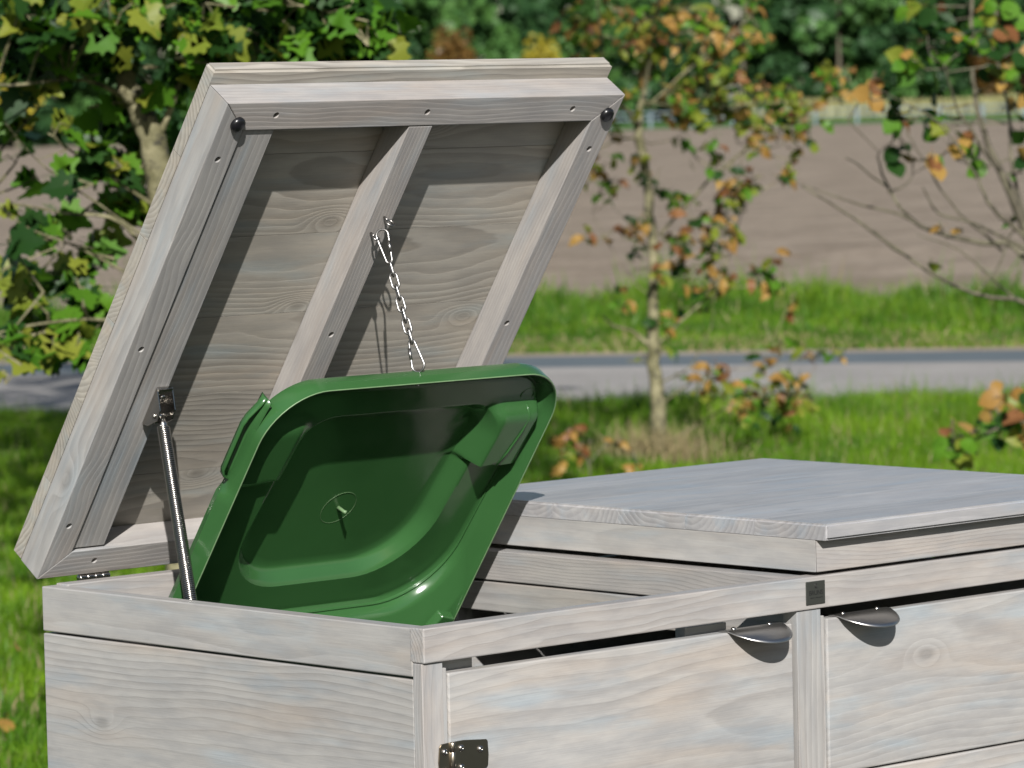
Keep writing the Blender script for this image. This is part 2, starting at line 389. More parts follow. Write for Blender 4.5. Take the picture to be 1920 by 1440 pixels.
# ------------------------------------------------------------------ the far forest
def quads_cloud(C, size, tilt=1.):
    n = len(C)
    q = rng.normal(size=(n, 3)); q /= np.linalg.norm(q, axis=1)[:, None]
    a = np.cross(q, rng.normal(size=(n, 3))); a /= np.linalg.norm(a, axis=1)[:, None]; b = np.cross(q, a)
    s = size[:, None]; k = rng.uniform(.5, 1., (n, 1))
    V = np.stack([C-a*s, C+b*s*k, C+a*s, C-b*s*k], 1).reshape(-1, 3)
    base = (np.arange(n)*4)[:, None]; F = np.concatenate([base+[[0, 1, 2]], base+[[0, 2, 3]]], 1).reshape(-1, 3)
    return V, F
def forest_n(dd): return 351 if dd < 36 else max(far_n(dd)+4, 351-(dd-36)*5)
def forest():
    Cs, Ms, Sz = [], [], []
    for row in range(6):
        for dd in np.arange(-110, 120, 3.6+row*.6):
            dd = dd+random.uniform(-1.4, 1.4)
            n0 = forest_n(dd) + row*4.0 + random.uniform(-1.2, 1.2)
            Ht = random.uniform(10, 16); R_ = random.uniform(2.2, 3.8)
            nl = random.randint(11, 15); mt = random.choice([0, 0, 0, 1, 1])
            for k in range(nl):
                lz = random.uniform(.5, Ht); rr = R_*(1-.45*abs(lz/Ht-.4)); la = random.uniform(0, 2*PI)
                cx, cy = n0+rr*.6*math.cos(la), dd+rr*.6*math.sin(la); lr = random.uniform(.9, 1.9)
                m_ = 95
                v = rng.normal(size=(m_, 3)); v /= np.linalg.norm(v, axis=1)[:, None]; v *= (lr*rng.uniform(.55, 1.05, (m_, 1)))
                c = np.stack([n2.x*(cx+v[:, 0])+d2.x*(cy+v[:, 1]), n2.y*(cx+v[:, 0])+d2.y*(cy+v[:, 1]), np.maximum(.1, lz+v[:, 2]*.9)], 1)
                Cs.append(c); Ms.append(np.full(m_, mt if random.random() < .8 else 1-mt)); Sz.append(rng.uniform(.28, .62, m_))
    C = np.concatenate(Cs); V, F = quads_cloud(C, np.concatenate(Sz))
    tag(tri_mesh('forest', V, F, [F_DK, F_MD], np.repeat(np.concatenate(Ms), 2)), 'dark green forest edge behind the brown field', 'forest', kind='stuff')
    # trunks that show between the crowns
    bm = bmesh.new()
    for k in range(120):
        dd = random.uniform(-90, 100); n0 = forest_n(dd)+random.uniform(-1, 18)
        p = gp(n0, dd); add_tube(bm, [p, (p[0], p[1], 10)], [.22, .12], 5)
    tag(obj('forest_trunk', bm, BARK2), 'grey trunks among the dark forest edge', 'tree trunks', kind='stuff')
forest()
def far_tree(name, px, py_top, n_, r_, h_, mt, label, cat):
    d = CF + CR*((px-960)/FPX) + CU*((720-200)/FPX); t = (n_-CN)/d.dot(n2); p = CAM+d*t; p.z = 0
    root = empty(name, p); tag(root, label, cat)
    obj('trunk', tube([(0, 0, 0), (.1, 0, h_*.45), (0, .1, h_*.8)], [.16, .12, .05], 7), BARK2, root)
    m_ = 1500; v = rng.normal(size=(m_, 3)); v /= np.linalg.norm(v, axis=1)[:, None]; v *= rng.uniform(.3, 1, (m_, 1))**.5
    lump = 1+.25*np.sin(v[:, [0]]*7+1)*np.sin(v[:, [2]]*6)
    C = v*lump*np.array([[r_, r_, h_*.42]])+np.array([[0, 0, h_*.58]])
    V, F = quads_cloud(C, rng.uniform(.1, .24, m_)); o = tri_mesh('crown', V, F, [mt]); o.parent = root
far_tree('yellow_tree', 1018, 60, 255, 1.3, 5.8, F_YL, 'small bright yellow tree in front of the dark forest above the open lid', 'tree')
far_tree('russet_tree', 850, 70, 240, 1.5, 6.2, F_BR, 'small russet brown tree at the forest edge above the open lid', 'tree')
far_tree('olive_tree', 1865, 60, 348, 1.7, 6.0, F_BR, 'olive and rust coloured tree at the forest edge far right', 'tree')
far_tree('pale_tree', 30, 60, 212, 1.3, 6.0, F_YL, 'yellow green tree at the forest edge far left', 'tree')
fr = empty('field_fence', gp(262, 0)); tag(fr, 'pale blue grey post and rail fence at the far end of the field', 'fence')
base = Vector(gp(262, 0))
for k in range(15):
    q = Vector(gp(262, 46-k*2.6))-base
    obj('post', box(q.x-.07, q.x+.07, q.y-.07, q.y+.07, 0, 1.05, .01, 1), FPOST, fr, 'z')
for z in (.55, .95):
    a, b = Vector(gp(261.9, 46.2, z))-base, Vector(gp(261.9, 9.4, z))-base
    obj('rail', tube([a, b], .045, 6), FPOST, fr)

# ------------------------------------------------------------------ leaves and trees of the middle distance
def leaf_mesh(name, outline, fold=.22, curl=.2, mt=None):
    bm = bmesh.new(); n = len(outline)
    f = lambda x, y: Vector((x, y, abs(x)*fold-curl*(y-.4)**2))
    spine = [bm.verts.new(f(0, y)) for y in (0, .3, .6)]
    vs = [bm.verts.new(f(*p)) for p in outline]
    def sp(y): return spine[0] if y < .15 else spine[1] if y < .5 else spine[2]
    for a, b in zip(vs, vs[1:]):
        s = sp((a.co.y+b.co.y)/2)
        bm.faces.new((s, a, b))
    bm.faces.new((vs[-1], vs[0], spine[0]))
    for s in (1, -1):
        side = [v for v in vs if v.co.x*s > 0]
        k1 = min(side, key=lambda v: abs(v.co.y-.15)); k2 = min(side, key=lambda v: abs(v.co.y-.5))
        for a, b, c in ((spine[0], spine[1], k1), (spine[1], spine[2], k2)):
            try: bm.faces.new((a, b, c))
            except Exception: pass
    add_tube(bm, [(0, 0, -.065), (0, -.25, -.10), (.02, -.55, -.05)], .012, 3, cap=False)
    me = bpy.data.meshes.new(name); bm.to_mesh(me); bm.free(); me.materials.append(mt); return me
half = [(.08, -.05), (.30, -.12), (.38, .00), (.31, .09), (.50, .17), (.57, .33), (.42, .36), (.35, .45), (.41, .64), (.25, .63), (.15, .76), (.10, .91)]
MAPLE = [(x, y) for x, y in half]+[(0, 1.0)]+[(-x, y) for x, y in reversed(half)]
half2 = [(.10, .03), (.20, .16), (.13, .24), (.28, .42), (.19, .50), (.28, .68), (.15, .82)]
OAK = half2+[(0, 1.0)]+[(-x, y) for x, y in reversed(half2)]
half3 = [(.16, .02), (.36, .16), (.44, .40), (.38, .64), (.20, .84)]
HAZEL = half3+[(0, 1.0)]+[(-x, y) for x, y in reversed(half3)]
def leafset(outline, mts, nm, curl=.25): return [leaf_mesh(nm, outline, random.uniform(.05, .35), random.uniform(-.1, 1)*curl*2, m) for m in mts for _ in range(2)]
SETS = {'maple': leafset(MAPLE, [L_DARK, L_GREEN, L_YG], 'maple_leaf'),
        'oak': leafset(OAK, [L_DARK, L_GREEN, L_YG, L_OR, L_BR], 'lobed_leaf', .8),
        'hazel': leafset(HAZEL, [L_DARK, L_GREEN, L_YG, L_OR, L_BR], 'round_leaf')}
def leaf_matrix(p, size, droop=.5, face=None):
    # tip direction mostly outwards and down, face up and towards the light
    a = random.uniform(0, 2*PI); tip = Vector((math.cos(a), math.sin(a), -droop+random.gauss(0, .45))).normalized()
    up = Vector((-.48, -.62, .55))+Vector((random.gauss(0, .5), random.gauss(0, .5), random.gauss(0, .45)))
    up = (up-tip*up.dot(tip)).normalized(); x = tip.cross(up)
    R = Matrix((x, tip, up)).transposed()
    return Matrix.Translation(p) @ R.to_4x4() @ Matrix.Diagonal((size, size, size, 1))
def tree(name, label, cat, base, kind, depth, trunk, branches, clusters, mixw, size, jit, bark, extra=None, maxleaf=300):
    """trunk/branches: lists of (px,py,radius_m); clusters: (px,py,r_px,n,mix or None)"""
    root = empty(name, base); tag(root, label, cat); base = Vector(base)
    joints = []
    def poly(pts, doff=0, end=0):
        P = [at(x, y, depth+doff+(end-doff)*i/max(1, len(pts)-1))-base for i, (x, y, r) in enumerate(pts)]
        R = [r for _, _, r in pts]; Q, RR = [], []
        for i in range(len(P)-1):
            p0, p1, p2_, p3 = P[max(i-1, 0)], P[i], P[i+1], P[min(i+2, len(P)-1)]
            for k in range(4):
                t = k/4
                q = .5*((2*p1)+(p2_-p0)*t+(2*p0-5*p1+4*p2_-p3)*t*t+(3*p1-p0-3*p2_+p3)*t**3)
                Q.append(q+Vector((random.gauss(0, 1), random.gauss(0, 1), 0))*.004*depth/20); RR.append(R[i]*(1-t)+R[i+1]*t)
        Q.append(P[-1]); RR.append(R[-1]); joints.extend(zip(Q, RR)); return Q, RR
    Q, RR = poly(trunk); Q[0].z = min(Q[0].z, -.02)
    obj('trunk', tube(Q, RR, 12), bark, root, smooth=True)
    for br in branches:
        e = random.uniform(-jit, jit)
        Q, RR = poly(br, 0, e); obj('branch', tube(Q, RR, 7), bark, root, smooth=True)
    twig = bmesh.new(); L = []
    for c in clusters:
        px, py, rp, n = c[:4]; mw = c[4] if len(c) > 4 and c[4] else mixw; sz = c[5] if len(c) > 5 else 1.
        cc = at(px, py, depth+random.uniform(-jit, jit)*.8)-base; R_ = rp/FPX*depth
        j = min(joints, key=lambda q: (q[0]-cc).length+(0 if q[0].z < cc.z+.1 else .2)); st = j[0]
        mid = (st+cc)/2+Vector((random.gauss(0, .05), random.gauss(0, .05), -.08*(cc-st).length))
        add_tube(twig, [st, mid, cc], [min(j[1]*.5, .006), .004, .0025], 4)
        sub = [cc+Vector((random.gauss(0, .6), random.gauss(0, .6), random.gauss(0, .55)))*R_ for _ in range(max(2, n//5))]
        for s_ in sub: add_tube(twig, [cc, (cc+s_)/2+Vector((0, 0, .02)), s_], [.0025, .002, .0014], 3, cap=False)
        for k in range(n):
            s_ = random.choice(sub); p = s_+Vector([random.gauss(0, .35)*R_ for _ in range(3)])
            mi = random.choices(range(len(mw)), mw)[0]
            L.append((p, size*random.uniform(.65, 1.15)*sz, mi))
    tag(obj('twig', twig, bark, root), kind='stuff')
    random.shuffle(L); meshes = SETS[kind]
    def seen(p):
        P = p+base-CAM; z = P.dot(CF); x = 960+FPX*P.dot(CR)/z; y = 720-FPX*P.dot(CU)/z; return -40 < x < 1960 and -40 < y < 1480
    vis = [l for l in L if seen(l[0])]; vis.sort(key=lambda l: -l[1]); one = vis[:maxleaf]; ids = set(map(id, one))
    first = None
    for l in one:
        o = bpy.data.objects.new('leaf', meshes[l[2]*2+random.randint(0, 1)]); COL.objects.link(o); o.parent = root
        o.matrix_local = leaf_matrix(l[0], l[1])
    rest = [l for l in L if id(l) not in ids]
    if extra:
        for k in range(extra['n']):
            v = Vector((random.gauss(0, 1), random.gauss(0, 1), random.gauss(0, 1))).normalized()*random.uniform(.35, 1)
            p = Vector(extra['c'])-base+Vector((v.x*extra['r'][0], v.y*extra['r'][1], v.z*extra['r'][2]))
            if not seen(p) or extra.get('inframe'): rest.append((p, size*extra['s']*random.uniform(.7, 1.2), random.choices(range(len(mixw)), mixw)[0]))
    if rest:
        Vs, Fs, Ms, mats_, o_ = [], [], [], [], 0
        for me in meshes:
            if me.materials[0] not in mats_: mats_.append(me.materials[0])
        cache = []
        for me in meshes:
            me.calc_loop_triangles(); v = np.array([q.co for q in me.vertices]); f = np.array([t.vertices[:] for t in me.loop_triangles]); cache.append((v, f))
        for l in rest:
            i = l[2]*2+random.randint(0, 1); v, f = cache[i]; M4 = np.array(leaf_matrix(l[0], l[1]))
            Vs.append(v@M4[:3, :3].T+M4[:3, 3]); Fs.append(f+o_); o_ += len(v); Ms.append(np.full(len(f), l[2]))
        o = tri_mesh('foliage', np.concatenate(Vs), np.concatenate(Fs), mats_, np.concatenate(Ms)); o.parent = root; o['kind'] = 'stuff'
    return root

def G(x, depth):   # ground point under picture column x at a distance
    p = at(x, 900, depth); return Vector((p.x, p.y, 0))
# maple at the left, behind the raised lid
base = G(330, 11.0)
bp = on_ground(330, 1400); 
gb = base
def gpx(depth): return 720+ (CAM.z/depth)*FPX*1.0 - 530
cl = []
for i in range(78):                            # the dense upper part
    x = random.uniform(-40, 720); y = random.uniform(-60, 110) if x > 370 else random.uniform(-60, 75)
    cl.append((x, y, 55, 11, (5, 5, 1.8)))
for x, y, r, n, mw in [(130, 130, 60, 8, None), (240, 120, 50, 12, None), (300, 170, 40, 10, None), (200, 200, 40, 7, None), (330, 110, 40, 10, None), (180, 250, 36, 8, None),
        (250, 250, 40, 12, None), (300, 240, 30, 8, None), (220, 320, 40, 14, (2, 5, 4)), (270, 330, 40, 12, (2, 5, 5)), (160, 330, 28, 6, None), (190, 370, 34, 10, (2, 5, 5)), (250, 380, 36, 12, (2, 5, 5)),
        (130, 360, 26, 4, (3, 4, 2)), (30, 305, 26, 2, (5, 2, 0)), (110, 420, 34, 8, (5, 4, 1)), (170, 440, 36, 10, (3, 4, 4)), (60, 450, 26, 5, (6, 2, 0)), (25, 395, 22, 2, (1, 2, 5)), (20, 460, 22, 3, (6, 2, 0)),
        (170, 480, 24, 5, (4, 5, 1)), (110, 510, 40, 10, (5, 4, 1)), (150, 540, 36, 9, (4, 4, 2)), (60, 560, 40, 12, (4, 4, 2)), (20, 530, 34, 8, (5, 3, 1)), (130, 590, 46, 14, (4, 5, 2)), (60, 620, 46, 16, (5, 5, 2)),
        (170, 600, 36, 10, (4, 5, 1)), (20, 650, 30, 8, (3, 4, 4)), (100, 650, 36, 10, (4, 5, 2)), (150, 650, 26, 8, (4, 5, 2)), (12, 665, 14, 1, (0, 1, 5)), (100, 255, 26, 3, (3, 5, 2)), (75, 200, 40, 6, (3, 4, 2)), (30, 150, 40, 6, (3, 3, 3)),
        (10, 720, 12, 1, (1, 1, 2)), (60, 340, 20, 1, (5, 2, 0)), (205, 290, 34, 8, None)]:
    cl.append((x, y, r, n, mw))
tree('maple_tree', 'young green maple tree with pale blotched trunk left of the raised lid', 'tree', base, 'maple', 11.0,
     [(330, 1560, .055), (345, 1100, .05), (330, 600, .045), (312, 400, .042), (290, 280, .036), (262, 200, .032), (238, 150, .026), (250, 20, .02), (280, -250, .014)],
     [[(290, 280, 0.0108), (350, 130, 0.0072), (440, 40, 0.0048), (470, -60, 0.0036)], [(330, 560, 0.0084), (230, 420, 0.0054), (120, 400, 0.0036), (20, 380, 0.0024)], [(335, 640, 0.0084), (200, 600, 0.0048), (60, 610, 0.0036), (-60, 640, 0.0024)],
      [(262, 200, 0.0084), (160, 150, 0.0054), (20, 160, 0.0036), (-60, 150, 0.0024)], [(250, 60, 0.0072), (380, -10, 0.0054), (560, 10, 0.0036), (690, 40, 0.0024)], [(310, 400, 0.0060), (160, 300, 0.0036), (90, 250, 0.0018)],
      [(320, 480, 0.0048), (180, 380, 0.0030), (70, 300, 0.0018), (10, 230, 0.0012)], [(330, 560, 0.0048), (160, 470, 0.0030), (40, 420, 0.0018), (-20, 360, 0.0012)], [(440, 60, 0.0048), (450, -20, 0.0036), (420, -80, 0.0030)]],
     cl, (4, 5, 1.8), .084, .55, BARK, dict(n=3600, c=tuple(base+Vector((1.0, 1.0, 7.4))), r=(2.3, 2.3, 5.4), s=1.8))
# young oak with autumn leaves in the middle
base = G(1240, 21.5); mixo = (2.6, 3.8, 5.4, 4.8, 2.0)
cl = []
for x, y, r, n in [(1080, 20, 30, 8), (1110, 60, 34, 10), (1150, 20, 36, 12), (1090, 90, 26, 6), (1210, 40, 36, 14), (1180, 90, 28, 9), (1260, 20, 36, 16), (1290, 60, 36, 18), (1250, 90, 30, 12), (1330, 20, 36, 14), (1310, 100, 34, 14),
        (1350, 70, 30, 10), (1395, 20, 24, 6), (1400, 80, 22, 6), (1285, 150, 34, 12), (1230, 130, 28, 8), (1330, 140, 36, 14), (1355, 175, 32, 12), (1300, 190, 30, 10), (1400, 150, 30, 10), (1430, 160, 26, 7), (1390, 200, 32, 12), (1440, 200, 28, 9), (1480, 170, 24, 6),
        (1470, 210, 26, 8), (1500, 200, 26, 8), (1560, 135, 26, 10), (1585, 130, 14, 4), (1550, 170, 18, 4), (1520, 225, 26, 8), (1440, 240, 30, 10), (1380, 240, 30, 9), (1350, 210, 26, 7), (1250, 180, 26, 7), (1240, 215, 24, 6), (1190, 180, 22, 4),
        (1130, 320, 30, 11), (1160, 345, 22, 6), (1300, 290, 12, 1), (1420, 280, 24, 7), (1470, 270, 20, 5), (1490, 300, 18, 3), (1380, 330, 30, 12), (1430, 330, 26, 10), (1460, 340, 20, 6), (1350, 300, 20, 4), (1400, 370, 24, 8), (1370, 380, 24, 8),
        (1230, 340, 24, 6), (1260, 370, 26, 9), (1290, 385, 22, 6), (1180, 415, 24, 8), (1185, 450, 22, 8), (1100, 437, 20, 3), (1130, 445, 12, 2), (1255, 440, 24, 9), (1275, 460, 18, 4), (1330, 410, 20, 4), (1330, 470, 30, 12), (1360, 480, 30, 12), (1310, 500, 24, 7), (1370, 450, 20, 5),
        (1345, 530, 28, 10), (1300, 520, 18, 3), (1440, 500, 26, 8), (1455, 530, 24, 8), (1490, 550, 16, 3), (1230, 500, 20, 5), (1160, 550, 18, 4), (1330, 560, 22, 6), (1265, 620, 20, 6), (1270, 580, 18, 3), (1250, 640, 14, 2), (1435, 610, 10, 1), (1460, 640, 18, 3), (1210, 670, 8, 1),
        (1340, 700, 22, 6), (1380, 720, 32, 14), (1420, 740, 34, 18), (1460, 750, 34, 16), (1490, 720, 26, 8), (1500, 760, 18, 4), (1450, 700, 26, 8), (1400, 770, 24, 7), (1520, 670, 18, 4), (1560, 660, 14, 3), (1350, 740, 18, 4), (1440, 670, 16, 4), (1280, 700, 14, 2), (1510, 735, 14, 3),
        (1145, 250, 22, 4), (1275, 260, 16, 3), (1195, 300, 20, 5)]:
    cl.append((x, y, r*1.1, max(1, int(n*(1.6 if y < 260 else 1.3)))))
tree('young_oak', 'slender young oak with green and orange autumn leaves between the lawn and the road', 'tree', base, 'oak', 21.5,
     [(1243, 890, 0.0541), (1240, 850, 0.0451), (1232, 760, 0.0385), (1228, 680, 0.0328), (1224, 600, 0.0295), (1226, 500, 0.0254), (1221, 400, 0.0246), (1208, 300, 0.0246), (1196, 235, 0.0213), (1205, 180, 0.0131), (1225, 90, 0.0098), (1240, -40, 0.0082), (1250, -160, 0.0049)],
     [[(1196, 245, 0.0136), (1178, 210, 0.0122), (1150, 180, 0.0095), (1130, 100, 0.0068), (1120, -20, 0.0054)], [(1236, 440, 0.0082), (1330, 340, 0.0068), (1400, 280, 0.0054), (1480, 235, 0.0041), (1560, 190, 0.0034), (1610, 165, 0.0020)],
      [(1226, 660, 0.0136), (1190, 625, 0.0095), (1150, 610, 0.0068), (1128, 590, 0.0041)], [(1240, 840, 0.0082), (1300, 800, 0.0061), (1370, 760, 0.0048), (1440, 740, 0.0034), (1500, 730, 0.0020)], [(1230, 650, 0.0082), (1290, 590, 0.0061), (1350, 530, 0.0048), (1380, 440, 0.0034), (1400, 380, 0.0027)],
      [(1205, 260, 0.0082), (1160, 262, 0.0054), (1110, 285, 0.0034), (1060, 300, 0.0020)], [(1222, 470, 0.0054), (1170, 430, 0.0034), (1110, 450, 0.0027), (1065, 435, 0.0020)], [(1212, 200, 0.0082), (1290, 130, 0.0061), (1370, 70, 0.0041), (1420, 10, 0.0027)],
      [(1205, 190, 0.0068), (1280, 200, 0.0048), (1370, 200, 0.0034), (1470, 190, 0.0020)], [(1232, 720, 0.0054), (1290, 690, 0.0034), (1330, 620, 0.0027), (1340, 560, 0.0020)], [(1226, 560, 0.0041), (1190, 530, 0.0027), (1150, 470, 0.0014), (1110, 400, 0.0014)],
      [(1400, 275, 0.0034), (1380, 340, 0.0027), (1400, 400, 0.0020)], [(1235, 760, 0.0041), (1330, 700, 0.0027), (1420, 690, 0.0020), (1540, 668, 0.0014)]],
     cl, mixo, .090, .45, BARK)
# hazel-like shrub tree reaching in from the right
base = G(2010, 15.5); cl = []
for x, y, r, n, mw, *zz in [(1730, 10, 30, 6, None), (1760, 30, 30, 6, None), (1700, 75, 30, 6, (5, 4, 1, 2, 0)), (1740, 90, 34, 9, (5, 5, 1, 1, 0)), (1720, 130, 24, 7, (4, 5, 1, 0, 0)), (1770, 60, 30, 8, (6, 4, 1, 0, 0)), (1790, 100, 30, 8, (6, 4, 0, 0, 0)),
        (1830, 60, 36, 8, (6, 3, 1, 1, 1)), (1870, 20, 36, 9, (3, 3, 3, 3, 1)), (1900, 40, 36, 10, (2, 3, 3, 4, 1)), (1880, 80, 30, 8, (3, 3, 3, 3, 1)), (1915, 90, 30, 7, None), (1860, 110, 36, 8, (5, 3, 2, 1, 2)), (1900, 150, 30, 6, (2, 2, 3, 3, 2)),
        (1630, 180, 10, 2, (0, 1, 1, 4, 2)), (1640, 140, 14, 3, (1, 0, 0, 1, 5)), (1680, 215, 20, 3, (6, 1, 0, 0, 0)), (1675, 237, 14, 2, (1, 5, 0, 0, 0)), (1720, 225, 24, 6, (6, 2, 0, 0, 1)), (1690, 260, 22, 4, (2, 3, 1, 3, 1)), (1760, 235, 16, 2, (0, 1, 6, 0, 0)), (1788, 235, 20, 4, (0, 1, 3, 5, 1)), (1790, 270, 20, 5, (0, 2, 4, 4, 1)),
        (1750, 295, 18, 4, (0, 2, 2, 4, 2)), (1770, 200, 18, 3, (5, 2, 0, 2, 1)), (1840, 310, 10, 1, (0, 1, 1, 0, 0), 1.5), (1825, 290, 10, 1, (1, 0, 0, 0, 0)), (1895, 415, 10, 2, (1, 2, 1, 0, 0)), (1745, 492, 4, 1, (0, 0, 1, 0, 0), .9), (1765, 422, 6, 1, (0, 0, 0, 1, 1), .6), (1803, 436, 6, 1, (0, 0, 0, 2, 1), .6),
        (1900, 200, 20, 3, None), (1900, 730, 22, 4, (0, 1, 5, 3, 0)), (1850, 765, 22, 6, (2, 1, 1, 6, 1)), (1890, 780, 28, 9, (3, 3, 2, 4, 1)), (1915, 790, 24, 7, (2, 2, 1, 5, 1)), (1840, 800, 24, 7, (5, 2, 1, 3, 0)), (1785, 795, 14, 3, (1, 1, 1, 5, 1)), (1800, 825, 22, 5, (5, 3, 2, 1, 0)), (1810, 850, 14, 3, (1, 1, 3, 5, 0)), (1765, 840, 12, 2, (2, 2, 2, 1, 0)), (1860, 745, 18, 4, (1, 1, 1, 5, 1)),
        (1900, 310, 20, 3, None), (1910, 250, 20, 3, None)]:
    cl.append((x, y, r, int(n*1.7) if y < 180 and x > 1720 else n, mw, *zz))
tree('hazel_shrub', 'arching thin branched shrub tree reaching in from the right picture edge', 'tree', base, 'hazel', 15.5,
     [(2010, 1130, .04), (2000, 900, .035), (1985, 640, .03), (1940, 470, .024), (1880, 330, .014), (1835, 220, .009), (1824, 120, .008), (1822, 0, .007), (1825, -150, .005)],
     [[(1975, 560, .014), (1900, 463, .011), (1840, 455, .010), (1740, 430, .008), (1690, 390, .006), (1660, 340, .005), (1648, 285, .003)], [(1985, 640, .014), (1920, 567, .009), (1860, 558, .008), (1790, 535, .007), (1700, 480, .006), (1610, 415, .005), (1505, 350, .003)],
      [(1740, 430, .006), (1680, 400, .005), (1600, 380, .004), (1500, 345, .002)], [(1660, 350, .004), (1610, 310, .003), (1585, 295, .002)], [(1665, 360, .004), (1700, 345, .003), (1712, 325, .002)], [(1930, 450, .010), (1860, 390, .007), (1830, 330, .005), (1760, 230, .004), (1690, 190, .003), (1640, 165, .002)],
      [(1940, 470, .010), (1900, 330, .007), (1890, 200, .006), (1860, 80, .004)], [(1950, 480, .008), (1830, 420, .005), (1760, 400, .004), (1730, 350, .002)], [(2000, 900, .014), (1940, 800, .008), (1880, 800, .006), (1800, 840, .003)],
      [(1700, 480, .004), (1665, 460, .003), (1640, 430, .002)], [(1900, 430, .005), (1870, 500, .004), (1835, 545, .003)], [(1880, 330, .007), (1800, 210, .005), (1770, 120, .003)], [(1960, 600, .006), (1880, 540, .004), (1800, 470, .003), (1720, 440, .002)], [(1880, 470, .006), (1800, 400, .004), (1730, 300, .003), (1700, 240, .002)]],
     cl, (4, 4, 3, 2, 1), .080, .4, BARK2)
# small seedling left of the oak
base = G(1075, 19.5)
tree('oak_seedling', 'small orange leaved seedling in the lawn right of the green bin lid', 'plant', base, 'oak', 19.5,
     [(1100, 935, .006), (1105, 880, .005), (1090, 840, .003), (1070, 815, .002)], [[(1105, 870, .003), (1140, 832, .003), (1165, 834, .002)], [(1100, 860, .003), (1080, 845, .002)]],
     [(1062, 808, 14, 7, (1, 1, 1, 6, 2)), (1075, 835, 16, 8, (1, 1, 2, 6, 2)), (1095, 825, 10, 4, (1, 1, 1, 6, 2)), (1160, 832, 14, 4, (1, 0, 1, 6, 2)), (1050, 830, 12, 4, (2, 1, 1, 4, 2)), (1190, 860, 14, 5, (1, 1, 1, 5, 2))], mixo, .085, .06, BARK2)
# dry grass round the oak's foot
bo = G(1235, 21.2); n = 900
P = np.stack([bo.x+rng.normal(0, .14, n), bo.y+rng.normal(0, .16, n), 0*np.zeros(n)], 1)
tag(blades('dry_grass_tuft', P, rng.uniform(.08, .30, n), rng.uniform(.004, .009, n), [G_S], None, .8), 'straw coloured dry grass tuft round the foot of the young oak', 'grass', kind='stuff')
for (x, y, s, lb) in ((32, 1215, .05, 'orange fallen leaf in the grass left of the shed wall'), (14, 1348, .06, 'long tan fallen leaf low in the grass left of the shed')):
    p = on_ground(x, y, .09); o = bpy.data.objects.new('fallen_leaf', leaf_mesh('fallen_leaf', HAZEL, .1, .3, L_OR)); COL.objects.link(o)
    o.matrix_world = leaf_matrix(p, s, 0); tag(o, lb, 'leaf', 'fallen leaves in the lawn')

# ------------------------------------------------------------------ the bin shed
shed = empty('bin_shed', (0, 0, 0)); tag(shed, 'white washed wooden double bin shed, left lid raised and right lid closed', 'bin shed')
W, D, SW = .70, .789, 1.4175
Z = RZ
def dome_screw(parent, loc, nrm, r=.0045, m=STEEL, name='screw'):
    return obj(name, lathe([(r, 0), (r*.92, r*.35), (r*.6, r*.62), (r*.34, r*.70), (r*.3, r*.45), (0, r*.45)], frame_to(loc, nrm), 16), m, parent, smooth=True)
# front rail and side boards
obj('rail', box(0, SW, 0, .027, Z-.0438, Z, .0018), W_PINK, shed, 'X')
obj('rail', box(.022, SW-.022, D-.030, D-.003, Z-.050, Z+.002, .0018), W_PINK, shed, 'X')
def side(x0, x1):
    obj('side_rail', box(x0, x1, .022 if x0 <= 0 else .0275, D, Z-.0617, Z-.0008, .0016), W_GREY, shed, 'y')
    z = Z-.0617-.0035; k = 0
    while z > .06:
        z1 = max(z-.2125, .05); obj('side_board', box(x0+(.0005 if x0 <= 0 else 0), x1, .022 if x0 <= 0 else .0275, D, z1, z, .0016), W_GREY, shed, 'y'); z = z1-.0035
side(.0, .025); side(SW-.025, SW)
# the corner stiles: full height, the left one shows its edge on the shed's side
obj('corner_post', box(0, .0345, .0045, .0215, .03, Z-.0445, .001), W_PINK, shed, 'z')
obj('corner_post', box(SW-.035, SW, .0045, .0270, .03, Z-.0445, .001), W_PINK, shed, 'z')
obj('corner_post', box(.026, .062, .0225, .060, .03, Z-.064, .001), W_GREY, shed, 'z')
obj('corner_post', box(.026, .062, D-.068, D-.0305, .03, Z-.064, .001), W_GREY, shed, 'z')
# door stop laths beside the doors
obj('stop_lath', box(.0350, .0440, .0085, .0215, .03, Z-.0535, .001), W_GREY, shed, 'z')
obj('centre_post', box(.6690, .7150, .0035, .030, .03, Z-.0445, .001), W_GREY, shed, 'z')
obj('stop_lath', box(.7155, .7285, .0100, .0265, .03, Z-.0560, .001), W_GREY, shed, 'z')
# short blocks behind the rail, seen through the slot over the door
obj('corner_block', box(.035, .105, .0280, .050, Z-.085, Z-.047, .001), W_GREY, shed, 'x')
obj('corner_block', box(.485, .562, .0310, .050, Z-.085, Z-.050, .001), W_GREY, shed, 'x')
# divider between the two compartments
for z0, z1 in ((-.0445, -.0015), (-.0900, -.0475)):
    obj('divider_rail', box(.680, .712, .0280, D-.031, Z+z0, Z+z1, .0016), W_PINK if z1 > -.01 else W_GREY, shed, 'y')
obj('divider_post', box(.682, .712, .70, .74, .04, Z-.091, .001), W_GREY, shed, 'z')
# back wall
z = Z-.053
while z > .06:
    z1 = max(z-.2125, .05); obj('back_board', box(.026, SW-.026, D-.022, D-.002, z1, z, .0016), W_GREY, shed, 'x'); z = z1-.003
obj('floor_board', box(.03, SW-.03, .03, D-.03, .04, .06, .001), W_GREY, shed, 'x')

